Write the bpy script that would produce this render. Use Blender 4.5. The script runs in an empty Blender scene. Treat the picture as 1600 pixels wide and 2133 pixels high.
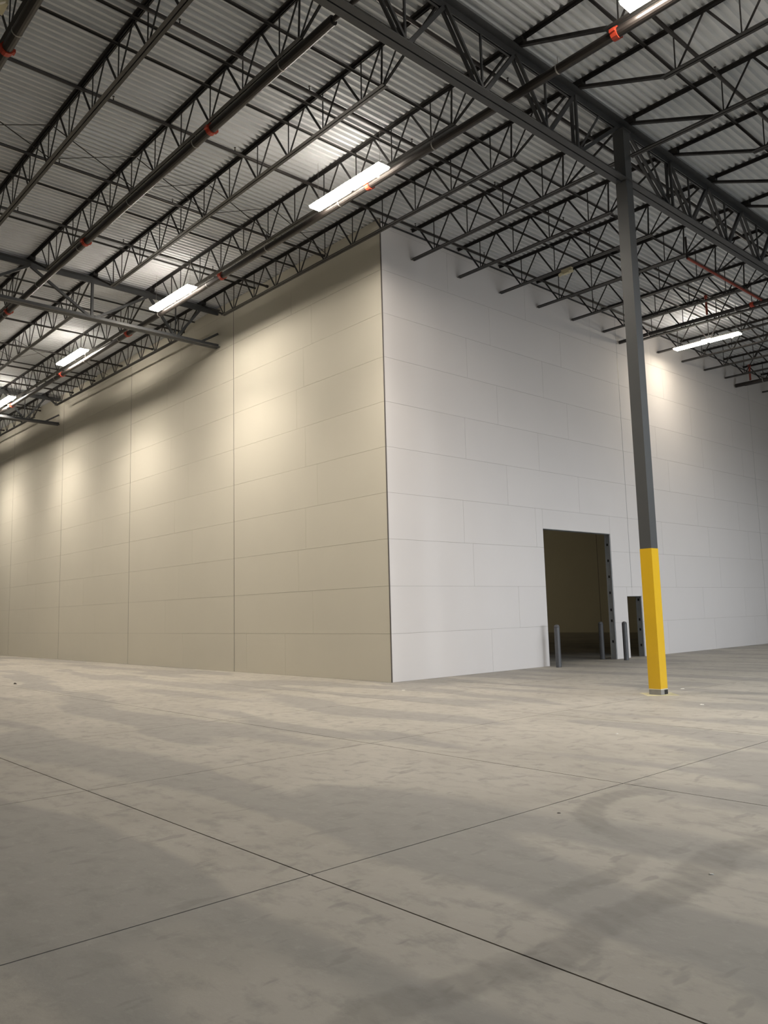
import bpy, math, random
from mathutils import Vector, Matrix
random.seed(7)
SC = bpy.context.scene
COL = SC.collection

# ------------------------------------------------------------------ camera
F_PX, YAW, PITCH, ROLL = 1662.68, math.radians(138.137), math.radians(7.238), math.radians(-1.4896)
CAM = Vector((15.258, -13.802, 1.741))
fw = Vector((math.cos(PITCH)*math.cos(YAW), math.cos(PITCH)*math.sin(YAW), math.sin(PITCH)))
rt = Vector((math.sin(YAW), -math.cos(YAW), 0)); up = rt.cross(fw)
r2 = rt*math.cos(ROLL)+up*math.sin(ROLL); u2 = -rt*math.sin(ROLL)+up*math.cos(ROLL)
cam_d = bpy.data.cameras.new('camera')
cam_d.sensor_fit = 'VERTICAL'; cam_d.sensor_height = 36.0; cam_d.lens = F_PX/2133*36.0
cam_d.clip_start = 0.05; cam_d.clip_end = 300
cam = bpy.data.objects.new('camera', cam_d); COL.objects.link(cam)
M = Matrix((r2, u2, -fw)).transposed().to_4x4(); M.translation = CAM
cam.matrix_world = M
SC.camera = cam

def project(p):
    d = Vector(p)-CAM; z = d.dot(fw)
    if z < .2: return None
    return 800+F_PX*d.dot(r2)/z, 1066.5-F_PX*d.dot(u2)/z
def seen(p, m=60):
    q = project(p)
    return q is not None and -m < q[0] < 1600+m and -m < q[1] < 2133+m

# ------------------------------------------------------------------ world, exposure
w = bpy.data.worlds.new('night'); SC.world = w; w.use_nodes = True
w.node_tree.nodes['Background'].inputs[0].default_value = (.02, .022, .026, 1)
w.node_tree.nodes['Background'].inputs[1].default_value = 1.0
vs = SC.view_settings
vs.view_transform = 'Standard'; vs.look = 'None'; vs.gamma = 1.0; vs.use_curve_mapping = False
vs.exposure = 0.0
SC.cycles.use_denoising = True
SC.cycles.max_bounces = 8; SC.cycles.diffuse_bounces = 5; SC.cycles.glossy_bounces = 3
SC.cycles.sample_clamp_indirect = 6.0
LAMP_WARM = (1.0, .905, .785); LAMP_COOL = (.86, .93, 1.0)
LAMP_POWER = 130.0; DOWN_W = 212.0; EAST_FILL_W = 106.0; NE_W = 240.0; NE_L = 5.0; SIDE_L = 60.0; SIDE_W = 25.0; UP_L = 82.0; DIM_L = 215.0; SE_W = 500.0; SS_W = 430.0

def area(name, loc, rot, sx, sy, watts, col, spread=180., parent=None):
    d = bpy.data.lights.new(name, 'AREA'); d.shape = 'RECTANGLE'; d.size = sx; d.size_y = sy
    d.energy = watts; d.color = col; d.spread = math.radians(spread)
    o = bpy.data.objects.new(name, d); COL.objects.link(o); o.location = loc; o.rotation_euler = rot
    if parent is not None: o.parent = parent
    return o
# added fill: narrow area lights in assumed dock doors, unseen, brightening the pale wall
ADDED_EAST_DOORS = [-4.5, 2.5, 9.5, 16.5]
for y in ADDED_EAST_DOORS: area('added_east_fill', (35.98, y, 2.3), (0, math.radians(90), 0), 4.4, 4.4, EAST_FILL_W, (.90, .945, 1.0), 40.)

# ------------------------------------------------------------------ materials
def new_mat(name):
    m = bpy.data.materials.new(name); m.use_nodes = True
    nt = m.node_tree; b = nt.nodes['Principled BSDF']
    return m, nt, b
def N(nt, typ, **kw):
    n = nt.nodes.new(typ)
    for k, v in kw.items(): setattr(n, k, v)
    return n
def mth(nt, op, a, b=None, c=None, clamp=False):
    n = nt.nodes.new('ShaderNodeMath'); n.operation = op; n.use_clamp = clamp
    for i, v in enumerate((a, b, c)):
        if v is None: continue
        if isinstance(v, (int, float)): n.inputs[i].default_value = v
        else: nt.links.new(v, n.inputs[i])
    return n.outputs[0]
def mixc(nt, fac, a, b, mode='MIX'):
    n = nt.nodes.new('ShaderNodeMix'); n.data_type = 'RGBA'; n.blend_type = mode
    for i, v in ((0, fac), (6, a), (7, b)):
        if isinstance(v, (int, float)): n.inputs[i].default_value = v
        elif isinstance(v, tuple): n.inputs[i].default_value = v if len(v) == 4 else v+(1,)
        else: nt.links.new(v, n.inputs[i])
    return n.outputs[2]
def noise(nt, vec, scale, detail=3, rough=.5):
    n = nt.nodes.new('ShaderNodeTexNoise'); n.inputs['Scale'].default_value = scale
    n.inputs['Detail'].default_value = detail; n.inputs['Roughness'].default_value = rough
    if vec is not None: nt.links.new(vec, n.inputs['Vector'])
    return n.outputs[0]
def ramp(nt, fac, lo, hi):
    n = nt.nodes.new('ShaderNodeMapRange'); n.clamp = True
    n.inputs[1].default_value = lo; n.inputs[2].default_value = hi
    nt.links.new(fac, n.inputs[0]); return n.outputs[0]
def mapping(nt, vec, scale=(1,1,1), rot=(0,0,0), loc=(0,0,0)):
    n = nt.nodes.new('ShaderNodeMapping')
    n.inputs['Scale'].default_value = scale; n.inputs['Rotation'].default_value = rot; n.inputs['Location'].default_value = loc
    nt.links.new(vec, n.inputs['Vector']); return n.outputs[0]

def paint(name, col, rough=.5, metal=0., var=.12, scale=6., bump=0.):
    m, nt, b = new_mat(name)
    g = N(nt, 'ShaderNodeNewGeometry')
    f = noise(nt, g.outputs['Position'], scale, 4)
    c = mixc(nt, f, tuple(x*(1-var) for x in col), tuple(min(1, x*(1+var)) for x in col))
    nt.links.new(c, b.inputs['Base Color'])
    b.inputs['Roughness'].default_value = rough; b.inputs['Metallic'].default_value = metal
    if bump:
        bn = N(nt, 'ShaderNodeBump'); bn.inputs['Strength'].default_value = bump
        nt.links.new(noise(nt, g.outputs['Position'], scale*8, 3), bn.inputs['Height']); nt.links.new(bn.outputs[0], b.inputs['Normal'])
    return m

def drywall(name, col, var=.03):
    m, nt, b = new_mat(name)
    g = N(nt, 'ShaderNodeNewGeometry'); oi = N(nt, 'ShaderNodeObjectInfo')
    f = noise(nt, g.outputs['Position'], .8, 4)
    c = mixc(nt, f, tuple(x*(1-var) for x in col), tuple(x*(1+var*.5) for x in col))
    k = mth(nt, 'MULTIPLY_ADD', oi.outputs['Random'], .014, .986)
    cc = N(nt, 'ShaderNodeCombineColor')
    for i in range(3): nt.links.new(k, cc.inputs[i])
    c = mixc(nt, 1.0, c, cc.outputs[0], 'MULTIPLY')
    nt.links.new(c, b.inputs['Base Color'])
    b.inputs['Roughness'].default_value = .85
    b.inputs['Specular IOR Level'].default_value = .25
    return m

def emitter(name, col, strength):
    m, nt, b = new_mat(name)
    b.inputs['Base Color'].default_value = (.9, .9, .88, 1)
    b.inputs['Emission Color'].default_value = col+(1,)
    b.inputs['Emission Strength'].default_value = strength
    return m

def concrete():
    m, nt, b = new_mat('slab_concrete')
    g = N(nt, 'ShaderNodeNewGeometry'); P = g.outputs['Position']
    sep = N(nt, 'ShaderNodeSeparateXYZ'); nt.links.new(P, sep.inputs[0]); X, Y = sep.outputs[0], sep.outputs[1]
    n1 = noise(nt, P, .45, 5, .6)
    c = mixc(nt, ramp(nt, n1, .3, .7), (.312, .29, .252), (.40, .373, .325))
    # floor-scrubber passes: long soft-ended bands running with the beige wall
    mp = mapping(nt, P, (.13, .62, 1), (0, 0, math.radians(-4)), (2.0, .35, 0))
    warp = noise(nt, P, .7, 3); wv = N(nt, 'ShaderNodeVectorMath', operation='MULTIPLY_ADD')
    cw = N(nt, 'ShaderNodeCombineXYZ'); nt.links.new(warp, cw.inputs[0]); nt.links.new(warp, cw.inputs[1])
    nt.links.new(cw.outputs[0], wv.inputs[0]); wv.inputs[1].default_value = (.25, .16, 0); nt.links.new(mp, wv.inputs[2])
    band = ramp(nt, noise(nt, wv.outputs[0], 1.55, 1, .35), .50, .56)
    c = mixc(nt, mth(nt, 'MULTIPLY', band, .68), c, (.235, .226, .212))
    # mottling and dusty flecks
    n2 = noise(nt, mapping(nt, P, (1, 1.6, 1)), 3.2, 6, .65)
    c = mixc(nt, mth(nt, 'MULTIPLY', ramp(nt, n2, .50, .66), .50), c, (.22, .21, .19))
    n3 = noise(nt, P, 9., 5, .7)
    c = mixc(nt, mth(nt, 'MULTIPLY', ramp(nt, n3, .55, .8), .22), c, (.52, .50, .46))
    n4 = noise(nt, mapping(nt, P, (2.2, .8, 1), (0, 0, .5)), 2.6, 3, .5)
    c = mixc(nt, mth(nt, 'MULTIPLY', ramp(nt, n4, .62, .67), .42), c, (.19, .18, .165))
    # tyre tracks
    wob = mth(nt, 'MULTIPLY_ADD', noise(nt, P, .6, 2), .5, -.25)
    edge = mth(nt, 'MULTIPLY_ADD', noise(nt, P, 7., 3), .16, -.08)
    def stripe(dist, half): return ramp(nt, mth(nt, 'ADD', mth(nt, 'ABSOLUTE', dist), edge), half, half*.55)
    def window(v, a, b2, s): return mth(nt, 'MULTIPLY', ramp(nt, v, a, a+s), ramp(nt, v, b2, b2-s))
    tread = ramp(nt, mth(nt, 'SINE', mth(nt, 'ADD', mth(nt, 'MULTIPLY', Y, 42.), mth(nt, 'MULTIPLY', X, 18.))), -.9, .4)
    tread = mth(nt, 'MULTIPLY_ADD', tread, .22, .78)
    t1 = mth(nt, 'MULTIPLY', stripe(mth(nt, 'ADD', mth(nt, 'SUBTRACT', X, 12.5), wob), .17), window(Y, -12.2, -6.4, .9))
    t2 = mth(nt, 'MULTIPLY', stripe(mth(nt, 'ADD', mth(nt, 'SUBTRACT', X, 12.05), wob), .11), window(Y, -10.2, -8.2, .7))
    dx = mth(nt, 'SUBTRACT', X, 12.05); dy = mth(nt, 'SUBTRACT', Y, -7.15)
    rad = mth(nt, 'SQRT', mth(nt, 'ADD', mth(nt, 'MULTIPLY', dx, dx), mth(nt, 'MULTIPLY', dy, dy)))
    t3 = mth(nt, 'MULTIPLY', stripe(mth(nt, 'SUBTRACT', rad, 1.16), .15), mth(nt, 'MULTIPLY', ramp(nt, X, 12.0, 11.4), ramp(nt, Y, -6.5, -6.9)))
    tr = mth(nt, 'MAXIMUM', mth(nt, 'MULTIPLY', t1, .46), mth(nt, 'MAXIMUM', mth(nt, 'MULTIPLY', t2, .34), mth(nt, 'MULTIPLY', t3, .52)))
    c = mixc(nt, mth(nt, 'MULTIPLY', tr, tread), c, (.15, .14, .128))
    nt.links.new(c, b.inputs['Base Color'])
    nt.links.new(mth(nt, 'MULTIPLY_ADD', n2, .25, .50), b.inputs['Roughness'])
    b.inputs['Specular IOR Level'].default_value = .35
    bn = N(nt, 'ShaderNodeBump'); bn.inputs['Strength'].default_value = .12; bn.inputs['Distance'].default_value = .02
    nt.links.new(n3, bn.inputs['Height']); nt.links.new(bn.outputs[0], b.inputs['Normal'])
    return m

MAT = dict(
    concrete=concrete(),
    cut=paint('saw_cut', (.05, .045, .04), .95),
    dry_l=drywall('beige_drywall', (.65, .618, .525)),
    dry_r=drywall('white_drywall', (.70, .67, .655)),
    dry_in=drywall('inner_drywall', (.60, .57, .47)),
    backing=paint('joint_backing', (.34, .32, .27), .9),
    zinc=paint('zinc_trim', (.42, .41, .39), .35, .6, .15),
    bead=paint('corner_bead', (.15, .135, .125), .5, .3),
    stud=paint('galvanised_stud', (.36, .38, .40), .45, .35, .25, 5),
    hole=paint('punched_hole', (.012, .012, .012), .9),
    deck=paint('galvanised_deck', (.60, .62, .635), .55, .05, .14, .9),
    joist=paint('black_joist_paint', (.012, .0105, .010), .6, .0, .3, 5),
    chord=paint('joist_chord_paint', (.036, .034, .032), .5, .0, .2, 5),
    girder=paint('grey_girder_paint', (.052, .054, .057), .5, .0, .2, 4),
    pipe=paint('black_pipe', (.026, .022, .02), .38, .2, .3, 6),
    redpipe=paint('red_pipe', (.30, .055, .035), .5),
    coupling=paint('orange_coupling', (.42, .045, .02), .45),
    strap=paint('hanger_strap', (.38, .37, .35), .4, .6),
    column=paint('column_grey', (.075, .078, .080), .42, .0, .08, 3),
    yellow=paint('safety_yellow', (.70, .43, .018), .32, .0, .05, 3),
    grout=paint('grey_grout', (.27, .265, .255), .85, 0, .2, 14),
    black=paint('black_tape', (.015, .015, .015), .6),
    cream=paint('cream_rim', (.62, .58, .45), .6),
    patch=paint('yellowed_concrete', (.50, .46, .29), .8, 0, .3, 9),
    bollard=paint('bollard_grey', (.085, .088, .095), .45, 0, .12, 8),
    housing=paint('lamp_housing', (.75, .74, .70), .4),
    lens_warm=emitter('lamp_lens_warm', LAMP_WARM, LAMP_POWER),
    lens_cool=emitter('lamp_lens_cool', LAMP_COOL, NE_L),
    lens_dim=emitter('lamp_lens_dim', (1., .86, .6), DIM_L),
    lens_side=emitter('lamp_lens_side', (1., .88, .70), SIDE_L),
    up_warm=emitter('lamp_uplight_warm', LAMP_WARM, UP_L),
    wire=paint('hanger_wire', (.30, .29, .27), .4, .7),
    emerg=paint('cream_plastic', (.55, .50, .33), .5),
    emlens=paint('lamp_head', (.70, .68, .62), .3),
    scrap=paint('white_scrap', (.80, .78, .72), .7),
    darkscrap=paint('dark_scrap', (.05, .045, .04), .8),
    shell=drywall('shell_wall', (.55, .54, .51)),
)

# ------------------------------------------------------------------ mesh helpers
class MB:
    def __init__(s): s.v = []; s.f = []
    def quadbox(s, c8):
        o = len(s.v); s.v += [tuple(p) for p in c8]
        s.f += [tuple(o+i for i in q) for q in ((0,3,2,1),(4,5,6,7),(0,1,5,4),(1,2,6,5),(2,3,7,6),(3,0,4,7))]; return s
    def box(s, x0, x1, y0, y1, z0, z1):
        return s.quadbox([(x0,y0,z0),(x1,y0,z0),(x1,y1,z0),(x0,y1,z0),(x0,y0,z1),(x1,y0,z1),(x1,y1,z1),(x0,y1,z1)])
    def bar(s, a, b, w, h=None):
        a = Vector(a); b = Vector(b); h = h or w; d = (b-a).normalized()
        q = Vector((0,1,0)) if abs(d.y) < .9 else Vector((1,0,0))
        n = d.cross(q).normalized(); q = n.cross(d).normalized()
        c = []
        for p in (a, b):
            for i, j in ((-1,-1),(1,-1),(1,1),(-1,1)): c.append(p+q*(w/2*i)+n*(h/2*j))
        return s.quadbox(c)
    def tube(s, a, b, r, n=10, r2=None, cap=True):
        a = Vector(a); b = Vector(b); r2 = r if r2 is None else r2; d = (b-a).normalized()
        q = Vector((0,0,1)) if abs(d.z) < .9 else Vector((1,0,0))
        u = d.cross(q).normalized(); v = u.cross(d)
        o = len(s.v)
        for p, rr in ((a, r), (b, r2)):
            for i in range(n):
                t = 2*math.pi*i/n; s.v.append(tuple(p+u*(rr*math.cos(t))+v*(rr*math.sin(t))))
        for i in range(n): s.f.append((o+i, o+n+i, o+n+(i+1)%n, o+(i+1)%n))
        if cap: s.f.append(tuple(o+i for i in range(n))); s.f.append(tuple(o+n+i for i in reversed(range(n))))
        return s
    def lathe(s, prof, n=16, c=(0,0,0)):
        o = len(s.v)
        for r, z in prof:
            for i in range(n):
                t = 2*math.pi*i/n; s.v.append((c[0]+r*math.cos(t), c[1]+r*math.sin(t), c[2]+z))
        for k in range(len(prof)-1):
            for i in range(n):
                s.f.append((o+k*n+i, o+k*n+(i+1)%n, o+(k+1)*n+(i+1)%n, o+(k+1)*n+i))
        s.f.append(tuple(o+i for i in reversed(range(n)))); s.f.append(tuple(o+(len(prof)-1)*n+i for i in range(n)))
        return s
    def mesh(s, name, mat, smooth=False):
        me = bpy.data.meshes.new(name); me.from_pydata(s.v, [], s.f); me.update()
        me.materials.append(MAT[mat])
        if smooth: me.shade_smooth()
        return me
    def build(s, name, mat, parent=None, loc=(0,0,0), smooth=False):
        return put(name, s.mesh(name, mat, smooth), parent, loc)
def put(name, me, parent=None, loc=(0,0,0), rot=None):
    o = bpy.data.objects.new(name, me); COL.objects.link(o); o.location = loc
    if rot: o.rotation_euler = rot
    if parent is not None: o.parent = parent
    return o
def empty(name, loc=(0,0,0), rot=(0,0,0)):
    o = bpy.data.objects.new(name, None); COL.objects.link(o); o.location = loc; o.rotation_euler = rot
    o.empty_display_size = .2; return o
def tag(o, label=None, cat=None, group=None, kind=None):
    if label: o['label'] = label
    if cat: o['category'] = cat
    if group: o['group'] = group
    if kind: o['kind'] = kind
    return o
CACHE = {}
def shared(key, fn):
    if key not in CACHE: CACHE[key] = fn()
    return CACHE[key]
ORD = ['first','second','third','fourth','fifth','sixth','seventh','eighth','ninth','tenth','eleventh','twelfth','thirteenth','fourteenth']

# ------------------------------------------------------------------ the place: key dimensions
SL = .016                                     # roof rises towards -x
TH = math.atan(SL)
def zd(x): return 12.43-SL*x                  # underside of the roof deck
P = 1.2192                                    # drywall course height
XW, XE, YS, YN = -46., 36., -30., 36.
OPEN1 = (6.55, 10.32, 4.26); OPEN2 = (11.15, 12.10, 2.12)
GX = [6.74, -8.60, -23.94, -39.28]            # girder lines
BAY = 15.34
JY = lambda k: 1.18+1.89*k                    # joist lines
COLX, COLY = 6.726, 1.078

# ------------------------------------------------------------------ floor: sawn slabs
fl = MB().box(XW, XE, YS, YN, -.30, -.014).build('floor', 'cut'); tag(fl, 'grey concrete warehouse floor cut into square slabs', 'floor', kind='structure')
CX = [6.79+3.875*k for k in range(-13, 8)]; CY = [1.14+3.86*k for k in range(-8, 10)]
CX = [XW]+[c for c in CX if XW+.5 < c < XE-.5]+[XE]; CY = [YS]+[c for c in CY if YS+.5 < c < YN-.5]+[YN]
rest = MB(); GAP = .0065
for i in range(len(CX)-1):
    for j in range(len(CY)-1):
        x0, x1, y0, y1 = CX[i]+GAP, CX[i+1]-GAP, CY[j]+GAP, CY[j+1]-GAP
        vis = any(seen((x0+(x1-x0)*a/4, y0+(y1-y0)*b/4, 0), 5) for a in range(5) for b in range(5))
        if y1 > .5 and x1 < .2 and not (x0 > -28 and y0 > 4): vis = False
        if vis:
            sx, sy = x1-x0, y1-y0
            me = shared(('slab', round(sx,3), round(sy,3)), lambda: MB().box(0, sx, 0, sy, -.014, 0).mesh('slab', 'concrete'))
            put('slab', me, fl, (x0, y0, 0))
        else:
            rest.box(x0, x1, y0, y1, -.014, 0)
tag(rest.build('slab_field', 'concrete', fl), kind='stuff')
# isolation patch round the column foot
pm = MB(); o = .44
pm.v = [(COLX+.02, COLY-o, .0015), (COLX+o, COLY+.02, .0015), (COLX+.02, COLY+o, .0015), (COLX-o, COLY+.02, .0015)]; pm.f = [(0,1,2,3)]
pm.v += [(a, b, .0002) for a, b, c in pm.v]; pm.f += [(4,7,6,5),(0,4,5,1),(1,5,6,2),(2,6,7,3),(3,7,4,0)]
pm.build('isolation_patch', 'patch', fl)['label'] = 'yellow-stained diamond of concrete at the column foot'

# ------------------------------------------------------------------ walls
def clip(rects, hole):
    out = []
    for (a, b, z0, z1) in rects:
        h0, h1, t = hole
        if b <= h0 or a >= h1 or z0 >= t: out.append((a, b, z0, z1)); continue
        if a < h0: out.append((a, h0, z0, z1))
        if b > h1: out.append((h1, b, z0, z1))
        if z1 > t: out.append((max(a, h0), min(b, h1), t, z1))
    return out
TB = .016                                     # board thickness
# left (beige) wall: face at y=0
wl = MB().quadbox([(XW,TB,0),(-.025,TB,0),(-.025,.24,0),(XW,.24,0),(XW,TB,zd(XW)),(-.025,TB,zd(0)),(-.025,.24,zd(0)),(XW,.24,zd(XW))]).build('wall_left', 'backing')
tag(wl, 'long beige drywall partition on the left, hung in horizontal boards', 'wall', kind='structure')
CJ = [0.0, -7.60, -15.67, -23.33, -30.76, -38.4, XW]
BUTT = {8: -3.18, 7: -3.60, 6: -3.98, 5: -3.56, 4: -3.0, 3: -3.59, 2: -3.99, 1: -3.3, 0: -4.71, 9: -4.2, 10: -3.5}
def board(x0, x1, z0, z1, mat, side):         # a board with a top that follows the roof
    g = .0028
    a, b = min(x0, x1)+g, max(x0, x1)-g
    m = MB()
    if side == 'l':
        za, zb = min(z1-g, zd(a)), min(z1-g, zd(b))
        m.quadbox([(a,0,z0+g),(b,0,z0+g),(b,TB+.002,z0+g),(a,TB+.002,z0+g),(a,0,za),(b,0,zb),(b,TB+.002,zb),(a,TB+.002,za)])
        return m.build('drywall_board', mat, wl)
    zt = min(z1-g, zd(0))
    m.box(-TB-.002, 0, a, b, z0+g, zt)
    return m.build('drywall_board', mat, wr)
for ci in range(len(CJ)-1):
    x0, x1 = CJ[ci], CJ[ci+1]
    for k in range(11):
        z0, z1 = k*P, (k+1)*P
        if z0 > zd((x0+x1)/2)-.05: continue
        L = x0-x1; bt = BUTT[k] if ci == 0 else -(2.6+(k*1.37+ci*.9) % 2.4)
        bt = max(bt, -(L-.9)); e0 = .012 if ci == 0 else .013
        cuts = [x0-e0, x0+bt, x1+.013]
        if ci == 0 and k == 0: cuts = [x0-e0, -4.71, -6.85, x1+.013]
        for a, b in zip(cuts[:-1], cuts[1:]): board(b, a, z0, z1, 'dry_l', 'l')
    if ci > 0:
        MB().box(x0-.012, x0+.012, .004, TB+.004, .01, zd(x0)).build('control_joint', 'bead', wl)
MB().box(-.026, .004, -.005, TB, 0, zd(0)).build('corner_bead', 'bead', wl)
# right (white) wall: face at x=0, two openings
rects = clip(clip([(.02, YN, 0, 12.43)], OPEN1), OPEN2)
mb = MB()
for a, b, z0, z1 in rects: mb.box(-.24, -TB, a, b, z0, z1)
wr = mb.build('wall_right', 'backing'); tag(wr, 'pale drywall partition facing right of the corner, with two openings', 'wall', kind='structure')
CJR = [0.0, 11.49, 22.36, 30.0, YN]
BR = {0:[3.9,8.6],1:[5.2],2:[3.25,7.4],3:[2.9,6.2],4:[4.9,8.6],5:[3.1,6.53],6:[4.6,8.19],7:[3.3,6.94],8:[4.4,8.0],9:[2.6,6.2,9.83],10:[4,8]}
for ci in range(len(CJR)-1):
    y0, y1 = CJR[ci], CJR[ci+1]
    for k in range(11):
        z0, z1 = k*P, (k+1)*P
        if z0 > 12.38: continue
        cuts = [y0+(.012 if ci == 0 else .008)]
        if ci == 0: cuts += BR[k]
        else:
            t = y0+1.3+(k*1.61+ci) % 2.4
            while t < y1-.8: cuts.append(t); t += 3.66
        cuts.append(y1-.008)
        for a, b in zip(cuts[:-1], cuts[1:]):
            for (p, q, u, v) in clip(clip([(a, b, z0, z1)], OPEN1), OPEN2): board(p, q, u, v, 'dry_r', 'r')
for y, z0 in ((11.49, 2.42), (22.36, 0.1), (30., .1)):
    MB().box(-TB-.004, -.004, y-.007, y+.007, z0, 12.43).build('control_joint', 'stud', wr)
    if z0 > 1: MB().box(-TB-.004, -.0005, y-.009, y+.009, 2.125, z0).build('filled_joint', 'dry_r', wr)
for z0, z1 in ((10.0, 10.75), (8.85, 8.95)):
    MB().box(-.004, .0015, 11.482, 11.498, z0, z1).build('painted_glint', 'cream', wr)  # pale strips painted as glints on the joint trim
MB().box(0, .03, 0.02, YN, 12.30, 12.34).build('top_track', 'girder', wr)

# openings: bare galvanised jambs
def opening(name, o, label, holes):
    y0, y1, h = o
    d = empty(name, (-.12, (y0+y1)/2, 0)); tag(d, label, 'doorway', kind='structure')
    cx, cy = -.12, (y0+y1)/2
    def part(n, b, m): MB().box(b[0]-cx, b[1]-cx, b[2]-cy, b[3]-cy, b[4], b[5]).build(n, m, d)
    for s, y in ((1, y0), (-1, y1)):
        a, b = sorted((y, y+s*.012))
        part('jamb_stud', (-.232, -.012, a, b, 0, h), 'stud')
        part('board_edge', (-.241, -.234, a, b, 0, h), 'cream')
        a, b = sorted((y+s*.012, y+s*.016))
        part('stud_lip', (-.232, -.20, a, b+.02*(s > 0)-0, 0, h), 'stud'); part('stud_lip', (-.035, -.012, a-.02*(s < 0), b, 0, h), 'stud')
        for z in holes: part('punched_hole', (-.16, -.10, a-.0, b+.0, z, z+.085), 'hole')
    part('head_stud', (-.232, -.012, y0, y1, h-.012, h), 'stud')
opening('door_1', OPEN1, 'tall dark doorway framed in bare galvanised studs', [.55, 1.25, 1.62, 2.2, 2.75, 3.3, 3.85])
opening('door_2', OPEN2, 'narrow man-door opening behind the yellow column', [.35, .9, 1.25, 1.95])

# the rest of the shell
def shellwall(name, b, label, mat='shell'):
    return tag(MB().box(*b).build(name, mat), label, 'wall', kind='structure')
shellwall('wall_west', (XW-.2, XW, YS, YN, 0, 13.4), 'far end wall of the warehouse')
def door_wall(name, label, a, b, doors, along_x):
    m = MB()
    cur = a; segs = []
    for c0_ in sorted(doors): segs.append((cur, c0_-2.3, 0)); segs.append((c0_-2.3, c0_+2.3, 4.7)); cur = c0_+2.3
    segs.append((cur, b, 0))
    for p, q, z in segs:
        if along_x: m.box(p, q, YS-.2, YS, z, 13.4)
        else: m.box(XE, XE+.2, p, q, z, 13.4)
    return tag(m.build(name, 'shell'), label, 'wall', kind='structure')
shellwall('wall_south', (XW, XE, YS-.2, YS, 0, 13.4), 'side wall behind the camera')
door_wall('wall_east', 'end wall behind the camera, with added dock door openings', YS, YN, ADDED_EAST_DOORS, False)  # door openings added to hold the fill lights
wn = shellwall('wall_north', (XW, XE, YN, YN+.2, 0, 13.4), 'dim far wall seen through the doorway', 'dry_in')
for x in (-17.4, -25, -9.8): MB().box(x-.02, x+.02, YN-.004, YN+.01, 0, 13).build('control_joint', 'bead', wn)

# ------------------------------------------------------------------ roof deck
def deck_mesh():
    m = MB(); pitch, dep = .166, .062; prof = []
    for i in range(6):
        x = i*pitch
        prof += [(x, .0), (x+.052, .0), (x+.078, dep), (x+.140, dep)]
    prof.append((6*pitch, 0))
    for x, z in prof:
        for y in (YS, YN): m.v.append((x, y, z-SL*x))
    for i in range(len(prof)-1): m.f.append((2*i, 2*i+1, 2*i+3, 2*i+2))
    return m.mesh('deck_sheet', 'deck')
ce = MB().quadbox([(XW,YS,zd(XW)+.075),(XE,YS,zd(XE)+.075),(XE,YN,zd(XE)+.075),(XW,YN,zd(XW)+.075)]+[(XW,YS,zd(XW)+.2),(XE,YS,zd(XE)+.2),(XE,YN,zd(XE)+.2),(XW,YN,zd(XW)+.2)]).build('ceiling', 'deck')
tag(ce, 'corrugated galvanised steel roof deck', 'ceiling', kind='structure')
dm = deck_mesh(); x = XW
while x < XE:
    put('deck_sheet', dm, ce, (x, 0, zd(x))); x += .996

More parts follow.
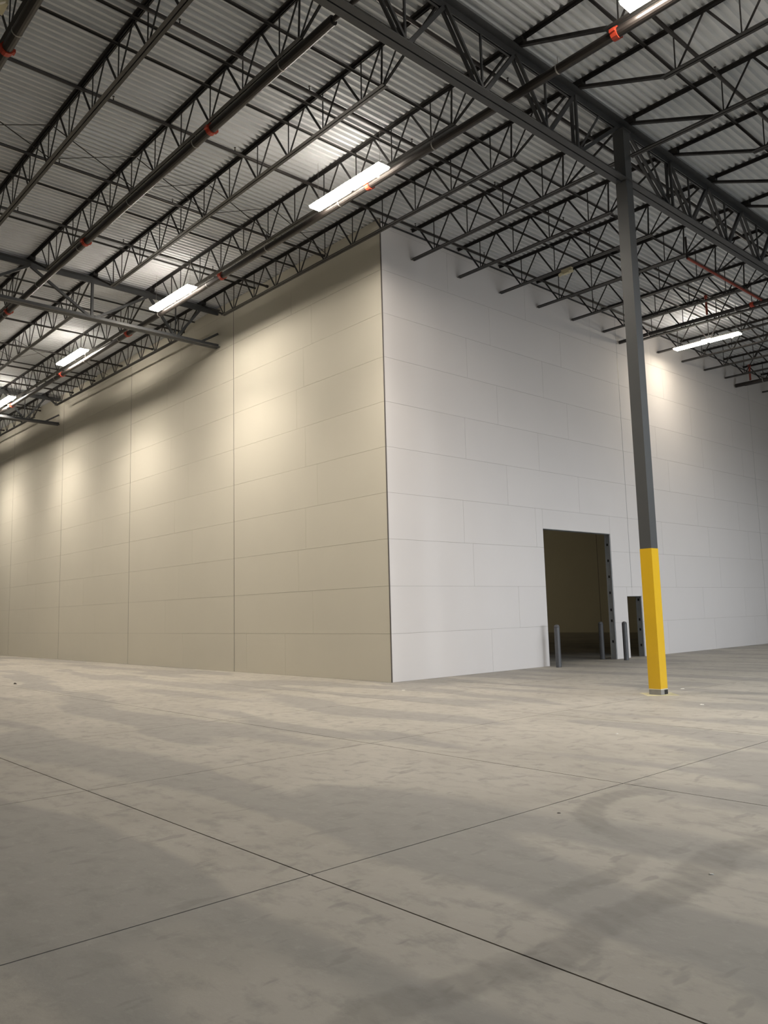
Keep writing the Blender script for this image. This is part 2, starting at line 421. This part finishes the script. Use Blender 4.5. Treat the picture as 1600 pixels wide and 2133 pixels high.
# ------------------------------------------------------------------ open-web joists
def chord(x0, x1, topside, wdt=.062, gap=.022):
    m = MB(); t = .007
    for s in (-1, 1):
        a, b = sorted((s*gap/2, s*(gap/2+wdt)))
        c, d = sorted((s*gap/2, s*(gap/2+t)))
        if topside: m.box(x0, x1, a, b, -t, -.001); m.box(x0, x1, c, d, -.062, -t)
        else: m.box(x0, x1, a, b, -.885, -.885+t); m.box(x0, x1, c, d, -.885+t, -.825)
    return m
PN = 1.215
BN = [(-.5+i)*PN for i in range(-4, 6)]                 # bottom nodes about mid-span
def joist(k, xc, lo=-BAY/2, hi=BAY/2, ext_lo=False, ext_hi=False, label='', group=''):
    """lo/hi: local extent; a joist cut by the white wall starts at lo > -BAY/2"""
    y = JY(k)
    j = empty('roof_joist', (xc, y, zd(xc)), (0, TH, 0)); tag(j, label, 'joist', group)
    LE = 5.72 if xc > 10 else 6.15
    bl = -LE if lo <= -7 else lo; bh = 6.15 if hi >= 7 else hi
    if ext_lo: bl = lo+.14
    if ext_hi: bh = hi-.14
    put('top_chord', shared(('tc', lo, hi), lambda: chord(lo, hi, True).mesh('top_chord', 'joist')), j)
    put('bottom_chord', shared(('bc', bl, bh), lambda: chord(bl, bh, False).mesh('bottom_chord', 'chord')), j)
    wb = shared('wbs', lambda: MB().bar((-PN/2+.03, 0, -.05), (-.05, 0, -.84), .020, .044).mesh('web', 'joist'))
    wf = shared('wfs', lambda: MB().bar((PN/2-.03, 0, -.05), (.05, 0, -.84), .020, .034).mesh('web', 'joist'))
    wv = shared('wv', lambda: MB().bar((0, 0, -.05), (0, 0, -.84), .018, .020).mesh('web', 'joist'))
    for x in BN:
        if x-.1 < lo or x > hi or x < bl: continue
        put('web', wv, j, (x, 0, 0))
        if x-PN/2 > lo: put('web', wb, j, (x, 0, 0))
        if x+PN/2 < hi: put('web', wf, j, (x, 0, 0))
    for s, e in ((-1, lo), (1, hi)):
        if abs(e) < 7: continue
        if s < 0 and LE < 6: continue_end = False
        else: continue_end = True
        if continue_end: put('web', shared(('we1', s), lambda: MB().bar((s*6.08, 0, -.05), (s*6.05, 0, -.84), .02, .036).mesh('web', 'joist')), j)
        if continue_end: put('web', shared(('we2', s), lambda: MB().bar((s*6.68, 0, -.05), (s*6.10, 0, -.84), .02, .026).mesh('web', 'joist')), j)
        ex = LE-.05 if s < 0 else 6.13; th = (.085, .055) if s < 0 else (.04, .034)
        put('end_bar', shared(('eb', s, ex), lambda: MB().bar((s*7.58, 0, -.09), (s*ex, 0, -.86), *th).mesh('end_bar', 'joist')), j)
        put('bearing_seat', shared(('se', s), lambda: MB().box(*sorted((s*7.40, s*7.67)), -.07, .07, -.125, -.006).mesh('bearing_seat', 'joist')), j)
    return j
def side_word(k):
    return 'meeting the column' if k == 0 else f"{ORD[abs(k)-1]} {'left' if k < 0 else 'right'} of the column"
def any_seen(y, x0, x1, z, m=40): return any(seen((x0+(x1-x0)*i/40, y, z), m) for i in range(41))
c0 = GX[0]-BAY/2
for k in range(-8, 14):
    y = JY(k)
    if k < 0:
        if any_seen(y, GX[1], GX[0], 11.9):
            joist(k, c0, label=f'black open-web joist behind the near girder, {side_word(k)}', group='joists behind the near girder')
    else:
        lo = .035-c0
        joist(k, c0, lo=lo, ext_hi=(k in (0, 8)), label=f'black open-web joist running into the pale wall, {side_word(k)}', group='joists running into the pale wall')
    if any_seen(y, GX[0], GX[0]+BAY, 11.9):
        joist(k, GX[0]+BAY/2, ext_lo=(k in (0, 8)), label=f'black open-web joist in front of the near girder, {side_word(k)}', group='joists in front of the near girder')
    if k < 0:
        for n, (xc, ph) in enumerate(((GX[1]-BAY/2, 'beyond the second girder'), (GX[2]-BAY/2, 'beyond the third girder'))):
            if any_seen(y, xc-BAY/2, xc+BAY/2, 11.9):
                joist(k, xc, label=f'black open-web joist {ph}, {side_word(k)} line', group=f'joists {ph}')

# ------------------------------------------------------------------ girders
def girder(x, y0, y1, webs, label):
    z = zd(x)
    g = empty('roof_girder', (x, y0, z)); tag(g, label, 'girder', 'roof girders')
    def pair(n, z0, leg, up):
        m = MB(); t = .016
        for s in (-1, 1):
            a, b = sorted((s*.014, s*(.014+leg))); c, d = sorted((s*.014, s*(.014+t)))
            if up: m.box(a, b, 0, y1-y0, z0-t, z0); m.box(c, d, 0, y1-y0, z0-leg, z0-t)
            else: m.box(a, b, 0, y1-y0, z0, z0+t); m.box(c, d, 0, y1-y0, z0+t, z0+leg)
        m.build(n, 'girder', g)
    pair('top_chord', -.135, .15, True); pair('bottom_chord', -1.475, .135, False)
    TZ, BZ = -.24, -1.40
    for typ, ya, yb in webs:                  # (type, y on the top chord, y on the bottom chord)
        a, b = Vector((0, ya-y0, TZ)), Vector((0, yb-y0, BZ))
        cut = min(max((y1-y0-.01-b.y)/(a.y-b.y), 0), 1) if a.y > y1-y0 else 1
        a = b+(a-b)*cut
        if typ == 'double':
            m = MB()
            for s in (-.05, .05): m.bar(a+Vector((s,0,0)), b+Vector((s,0,0)), .05, .055)
            m.build('web', 'girder', g)
        else:
            MB().bar(a, b, {'single': .075, 'thin': .035}[typ]).build('web', 'girder', g)
    return g
def short_panels(ya, yb):                     # one joist space: V with a thin post
    mid = (ya+yb)/2; return [('double', ya, mid-.04), ('single', yb, mid+.04), ('thin', mid, mid)]
J = JY
w1 = [('double', J(-1), J(-1)), ('thin', J(-1)+.95, J(-1)+.08), ('single', COLY-.16, J(-1)+.12), ('double', COLY+.16, J(1)-.15), ('double', J(1), J(1)), ('thin', J(1)-.95, J(1)-.08)]
for k in range(-8, -1): w1 += short_panels(J(k), J(k+1))
for k in range(1, 7): w1 += short_panels(J(k), J(k+1))
w1 += [('double', J(7), J(7)), ('double', J(8)-.16, J(7)+.1), ('double', J(8)+.16, J(9)-.1)]
for k in range(9, 12): w1 += short_panels(J(k), J(k+1))
girder(GX[0], -14.2, 25., w1, 'grey steel roof girder crossing the top of the yellow-footed column')
w2 = [('single', J(-4), J(-3)-.06), ('single', J(-3), J(-3)), ('single', J(-2), J(-3)+.1), ('single', J(-2), -1.68), ('single', J(-1), -1.60), ('thin', -1.64, -1.64), ('single', COLY, J(-1)),
      ('single', J(-4), J(-5)+.06), ('single', J(-5), J(-5)), ('single', J(-6), J(-5)-.06), ('single', J(-6), J(-7)), ('single', J(-7), J(-7))]
girder(GX[1], -14.2, -.02, w2, 'steel roof girder ending at the beige wall beside its first vertical joint')
girder(GX[2], -14.2, -.02, w2, 'steel roof girder ending at the beige wall, next one farther along')
girder(GX[3], -14.2, -.02, w2, 'most distant steel roof girder above the beige wall')

# ------------------------------------------------------------------ column
c = empty('steel_column', (COLX, COLY, 0)); tag(c, 'square steel column, dark grey above and safety yellow below', 'column')
W = .127
MB().box(-W, W, -W, W, .0, zd(COLX)-.31).build('shaft', 'column', c)
MB().box(-W-.004, W+.004, -W-.004, W+.004, .115, 2.91).build('yellow_sleeve', 'yellow', c)
MB().box(-W-.006, W+.006, -W-.006, W+.006, .095, .115).build('sleeve_rim', 'cream', c)
MB().box(-W-.003, W+.003, -W-.003, W+.003, .003, .095).build('grouted_foot', 'grout', c)
MB().box(W-.02, W+.0045, .0, W+.0045, .004, .093).build('black_tape', 'black', c)
MB().box(-.16, .16, -.16, .16, zd(COLX)-.31, zd(COLX)-.29).build('cap_plate', 'girder', c)
for s in (-1, 1): MB().box(-.012, .012, s*.20-.075, s*.20+.075, zd(COLX)-1.50, zd(COLX)-1.28).build('stabiliser_plate', 'girder', c)

# ------------------------------------------------------------------ lamps
def lamp(x, y, z, lens, label, group, up_lens='up_warm', down=DOWN_W):
    l = empty('linear_high_bay_lamp', (x, y, z), (0, .02, 0)); tag(l, label, 'lamp', group)
    hl, hw = 1.25, .15
    me = shared('lamp_housing', lambda: MB().box(-hl, -.17, -.075, .075, .012, .075).box(.17, hl, -.075, .075, .012, .075).box(-.17, .17, -.05, .05, .02, .06).box(-hl, hl, -hw-.02, hw+.02, .009, .0135).mesh('housing', 'housing'))
    put('housing', me, l)
    def lens_mesh():
        a, b = 0, 1.2; m = MB(); t = .008
        return m.quadbox([(a+t,-hw+t,-.036),(b-t,-hw+t,-.036),(b-t,hw-t,-.036),(a+t,hw-t,-.036),(a,-hw,.008),(b,-hw,.008),(b,hw,.008),(a,hw,.008)]).mesh('diffuser', lens)
    lm = shared(('lens', lens), lens_mesh)
    put('diffuser', lm, l, (-1.245, 0, 0)); put('diffuser', lm, l, (.045, 0, 0))
    if up_lens:
        um = shared(('up', up_lens), lambda: MB().box(-.95, .95, -.03, .03, .0755, .082).mesh('uplight_slot', up_lens))
        put('uplight_slot', um, l)
    if down: area('led_array', (0, 0, -.04), (0, 0, 0), 2.4, .28, down, LAMP_COOL if 'cool' in lens else LAMP_WARM, 155. if 'cool' in lens else 106., l)
    top = zd(x)-z-.03
    wm = shared(('wire', round(top, 2)), lambda: MB().tube((0,0,.07), (0,0,top), .004, 5).mesh('hanger_wire', 'wire'))
    for sx in (-1.1, 1.1): put('hanger_wire', wm, l, (sx, 0, 0))
    put('occupancy_sensor', shared('sensor', lambda: MB().lathe([(.012,-.10),(.03,-.085),(.03,-.06),(.02,-.05)], 8).mesh('occupancy_sensor', 'emlens')), l, (.9, .12, -.0))
    return l
LY = -2.95
for x, z, t in ((2.2, 11.30, 'nearest the corner'), (-6.25, 11.42, 'just past the second girder line'), (-14.4, 11.71, 'third along the beige wall'),
                (-22.7, 11.78, 'fourth, at the left edge'), (-31., 11.9, 'farthest along the beige wall')):
    lamp(x, LY, z, 'lens_warm', f'glowing linear lamp in the row by the beige wall, {t}', 'lamps along the beige wall')
lamp(10.5, LY, 11.28, 'lens_warm', 'glowing linear lamp cut off by the top edge of the photo', 'lamps along the beige wall')
lamp(2.05, 14.3, 11.43, 'lens_side', 'glowing two-part linear lamp close to the pale wall, right of the column', 'lamps by the pale wall', down=SIDE_W)
for x, y in ((24., 14.3), (27., LY), (27., 5.6), (18.8, 22.9), (27., 22.9), (10.5, 22.9)):  # assumed lamps, added out of view to fill the pale wall
    lamp(x, y, zd(x)-1.05, 'lens_cool', 'added linear high-bay lamp right of the camera, out of view', 'added lamps right of the camera', None, NE_W)
for x, y, e in ((14.5, 5.6, SE_W), (16.5, 14.3, SE_W), (18.8, LY, SS_W)):  # more added lamps, brightening the floor and, by bounce, the deck
    lamp(x, y, zd(x)-1.05, 'lens_cool', 'added linear high-bay lamp right of the camera, out of view', 'added lamps right of the camera', None, e)
lamp(-30., 18., 11.6, 'lens_dim', 'added linear lamp inside the room beyond the doorway, out of view', 'added lamps behind the doorway', None, 0)  # assumed lamp, added to light the far wall of the inner room

# ------------------------------------------------------------------ sprinkler mains (along x) and branch lines (along y)
def main_pipe(y, x0, x1, zf, r, coup, label, hang=True):
    p = empty('sprinkler_main', ((x0+x1)/2, y, zf((x0+x1)/2))); tag(p, label, 'pipe', 'sprinkler mains')
    o = p.location
    def L(x): return (x-o.x, 0, zf(x)-o.z)
    MB().tube(L(x0), L(x1), r, 14).build('pipe', 'pipe', p, smooth=False)
    for cx in coup:
        a = Vector(L(cx))
        m = MB().tube(a-Vector((.055,0,0)), a+Vector((.055,0,0)), r+.022, 14)
        m.box(a.x-.05, a.x+.05, -r-.05, -r-.012, a.z-.03, a.z+.03); m.box(a.x-.05, a.x+.05, r+.012, r+.05, a.z-.03, a.z+.03)
        m.build('coupling', 'coupling', p)
    if hang:
        hx = x0+1.2
        while hx < x1:
            a = Vector(L(hx)); m = MB().tube(a-Vector((.012,0,0)), a+Vector((.012,0,0)), r+.006, 14)
            m.build('hanger_ring', 'strap', p); hx += 3.1
            MB().tube(a+Vector((0,0,r)), a+Vector((0,0,r+.16)), .007, 5).build('hanger_rod', 'strap', p)
    return p
zf1 = lambda x: 11.365-.0135*x
main_pipe(-2.6, -40, 15., zf1, .085, [8.87, 2.54, -3.92, -10.2, -16.4, -22.7, -29], 'thick black sprinkler main beside the lamps along the beige wall')
main_pipe(-6.38, -40, 6.05, zf1, .085, [2.14, -4.25, -10.54, -16.9], 'thick black sprinkler main, one bay left of the lamp row')
MB_small = main_pipe(-6.38, 6.06, 15., zf1, .045, [], 'thin black pipe carrying on from the main through the near girder', False)
main_pipe(-10.15, -8, 9., lambda x: zf1(x)-.0, .085, [1.95, -4.4], 'thick black sprinkler main in the top left corner of the photo')
main_pipe(11.62, .06, 14., lambda x: zd(x)-1.06, .065, [4.9, 8.0], 'dark sprinkler main right of the column, above the lamp by the pale wall')
main_pipe(21.0, .06, 10., lambda x: zd(x)-1.06, .085, [], 'dark sprinkler main at the far right along the pale wall')

BRX = [12.1, 9.0, 6.15, 3.40, .57, -2.45, -5.4, -11.0, -13.6, -16.5, -19.4, -22.0, -26.5, -29.5, -32.5]
def branch(x, y0, y1, idx, side):
    z = zd(x)-.25
    b = empty('sprinkler_branch', (x, y0, z)); 
    if side == 'r': lab = f'black sprinkler branch pipe across the joists, {ORD[idx]} from the front, passing the corner'
    else: lab = f'black sprinkler branch pipe stopping at the beige wall, {ORD[idx]} from the corner'
    tag(b, lab, 'pipe', 'sprinkler branch pipes')
    L = y1-y0
    put('pipe', shared(('br', round(L,2)), lambda: MB().tube((0,0,0), (0,L,0), .037, 8).mesh('pipe', 'pipe')), b)
    put('end_cap', shared('cap', lambda: MB().tube((0,-.03,0), (0,.04,0), .050, 8).mesh('end_cap', 'pipe')), b, (0, L, 0))
    hm = shared('head', lambda: MB().tube((0,0,.02), (0,0,.075), .014, 6).tube((0,0,.075), (0,0,.115), .010, 6, .006).lathe([(.002,.115),(.026,.117),(.026,.123),(.002,.125)], 8).mesh('sprinkler_head', 'pipe'))
    y = JY(math.ceil((y0-1.18)/1.89))+.55
    while y < y1-.2:
        if seen((x, y, z), 20): put('sprinkler_head', hm, b, (0, y-y0, 0))
        y += 1.89*2 if x < -10 else 1.89*1.5
    return b
ir = il = 0
for x in BRX:
    if x > 0:
        branch(x, -14., {3.40: 15.5, .57: 15.4}.get(x, 24.), ir, 'r'); ir += 1
    else:
        branch(x, -14., -.10, il, 'l'); il += 1
# red cross pipe and riser over on the right
rp = empty('red_cross_pipe', (5.22, 6.8, zd(5.22)-1.0)); tag(rp, 'orange-red pipe slanting across the joists right of the column', 'pipe')
MB().tube((0,0,0), (0,4.75,-.02), .036, 10).build('pipe', 'redpipe', rp)
MB().tube((0,-.02,0), (0,-.02,.62), .03, 8).build('riser', 'pipe', rp)
rs = empty('red_riser', (3.40, 11.62, zd(3.4)-.97)); tag(rs, 'short dark red riser pipe standing on the main right of the column', 'pipe')
MB().tube((0,0,.0), (0,0,.62), .035, 10).build('pipe', 'redpipe', rs); MB().tube((0,0,.58), (0,0,.675), .055, 10).build('fitting', 'redpipe', rs)
rs = empty('red_riser', (.72, 21.0, zd(.57)-.97)); tag(rs, 'dark red riser pipe at the far right end of the pale wall', 'pipe')
MB().tube((0,0,.02), (0,0,.7), .04, 10).build('pipe', 'redpipe', rs); MB().tube((0,0,.62), (0,0,.72), .06, 10).build('fitting', 'redpipe', rs)

# ------------------------------------------------------------------ bridging
def bridging(x, y0, y1, off, label):
    b = MB().box(-.025, .025, 0, y1-y0, -.004, 0).box(-.025, -.021, 0, y1-y0, -.036, -.004).build('joist_bridging', 'chord', None, (x, y0, zd(x)-off))
    tag(b, label, 'bridging', 'joist bridging rows')
n = 0
for x in (4.30, 2.88, 2.05, 8.40, 11.2, 5.6):
    bridging(x, -14., 24., .075, f'thin steel bridging angle crossing under the joists past the corner, {["second","fourth","fifth","first","front","third"][n]} row'); n += 1
n = 0
for x in (-3.9, -6.1, -10.2, -12.2, -19.2, -21.4, -26.5, -29.):
    bridging(x, -14., -.05, .075, f'thin steel bridging angle stopping at the beige wall, {ORD[n]} from the corner'); n += 1
def cross_bridging(x, ks, label):
    b = empty('cross_bridging', (x, JY(ks[0]), zd(x))); tag(b, label, 'bridging', 'cross bridging rows')
    me = shared('xb', lambda: MB().bar((0, .04, -.07), (0, 1.85, -.82), .03, .006).mesh('brace', 'joist'))
    me2 = shared('xb2', lambda: MB().bar((.03, .04, -.82), (.03, 1.85, -.07), .03, .006).mesh('brace', 'joist'))
    for i, k in enumerate(ks[:-1]): put('brace', me, b, (0, i*1.89, 0)); put('brace', me2, b, (0, i*1.89, 0))
cross_bridging(-1.35, [-7,-6,-5,-4,-3,-2,-1], 'crossed steel braces between the joists in the bay beside the corner')
cross_bridging(-16.3, [-5,-4,-3,-2,-1], 'crossed steel braces between the joists past the second girder')

# ------------------------------------------------------------------ emergency lights on the joists
def emergency(x, y, z, rz, label):
    e = empty('emergency_light', (x, y, z), (0, 0, rz)); tag(e, label, 'emergency light', 'emergency lights')
    MB().quadbox([(-.15,-.05,-.07),(.15,-.05,-.07),(.15,.05,-.07),(-.15,.05,-.07),(-.17,-.06,.07),(.17,-.06,.07),(.17,.06,.07),(-.17,.06,.07)]).build('case', 'emerg', e)
    for s in (-1, 1):
        h = MB().lathe([(.03,-.04),(.075,-.035),(.08,.0),(.06,.05),(.03,.06)], 12).build('lamp_head', 'emerg', e, (s*.17, -.07, -.07)); h.rotation_euler = (math.radians(35), s*.3, 0)
        MB().lathe([(.005,-.046),(.06,-.044),(.066,-.036),(.066,-.030)], 12).build('glass', 'emlens', h)
    MB().box(-.02, .02, .05, .09, -.05, .12).build('bracket', 'strap', e)
emergency(2.5, JY(2)+.02, zd(2.5)-.97, 0, 'cream twin-headed emergency light under a joist left of the column')
emergency(2.75, JY(-6)-.30, zd(2.75)-.90, 0, 'cream twin-headed emergency light in the top left corner')

# ------------------------------------------------------------------ bollards
for x, y, lab in ((.52, 6.29, 'grey steel bollard left of the tall doorway'), (.52, 10.02, 'grey steel bollard between the two doorways'), (-.42, 10.06, 'dark bollard just inside the tall doorway')):
    b = empty('bollard', (x, y, 0)); tag(b, lab, 'bollard', 'door bollards')
    MB().lathe([(.083, .004), (.083, 1.19)], 18).build('post', 'bollard', b, smooth=False)
    MB().lathe([(.083, 1.19), (.080, 1.22), (.066, 1.247), (.04, 1.265), (.008, 1.272)], 18).build('domed_cap', 'bollard', b, smooth=True)

# ------------------------------------------------------------------ litter on the slab
def scrap(px, size, mat, label, thick=.012):
    d = r2*((px[0]-800)/F_PX)+u2*((1066.5-px[1])/F_PX)+fw; t = -CAM.z/d.z; p = CAM+d*t
    m = MB(); n = 7; rnd = random.Random(int(px[0]*7+px[1]))
    pts = [(size*(.6+.5*rnd.random())*math.cos(2*math.pi*i/n), size*.55*(.6+.5*rnd.random())*math.sin(2*math.pi*i/n)) for i in range(n)]
    m.v = [(a, b, 0.0006) for a, b in pts]+[(a*.7, b*.7, thick*(.6+.4*rnd.random())) for a, b in pts]
    m.f = [tuple(reversed(range(n))), tuple(range(n, 2*n))]+[(i, (i+1)%n, n+(i+1)%n, n+i) for i in range(n)]
    o = m.build('floor_scrap', mat, None, (p.x, p.y, 0)); o.rotation_euler.z = .6
    tag(o, label, 'scrap', 'scraps on the floor')
scrap((841, 1438), .05, 'scrap', 'small white scrap on the floor just right of the wall corner')
scrap((31, 1425), .06, 'darkscrap', 'small dark lump on the floor at the far left', .04)
scrap((1481, 1822), .02, 'scrap', 'tiny pale chip lying on the tyre track')
scrap((1462, 1468), .05, 'scrap', 'pale scrap on the floor right of the column foot')
scrap((1422, 1435), .045, 'scrap', 'pale scrap on the floor behind the column foot')
scrap((1164, 1694), .025, 'darkscrap', 'tiny dark chip on the floor left of the curved tyre mark', .006)
scrap((1285, 1529), .025, 'scrap', 'tiny white chip on the floor in front of the doorway')
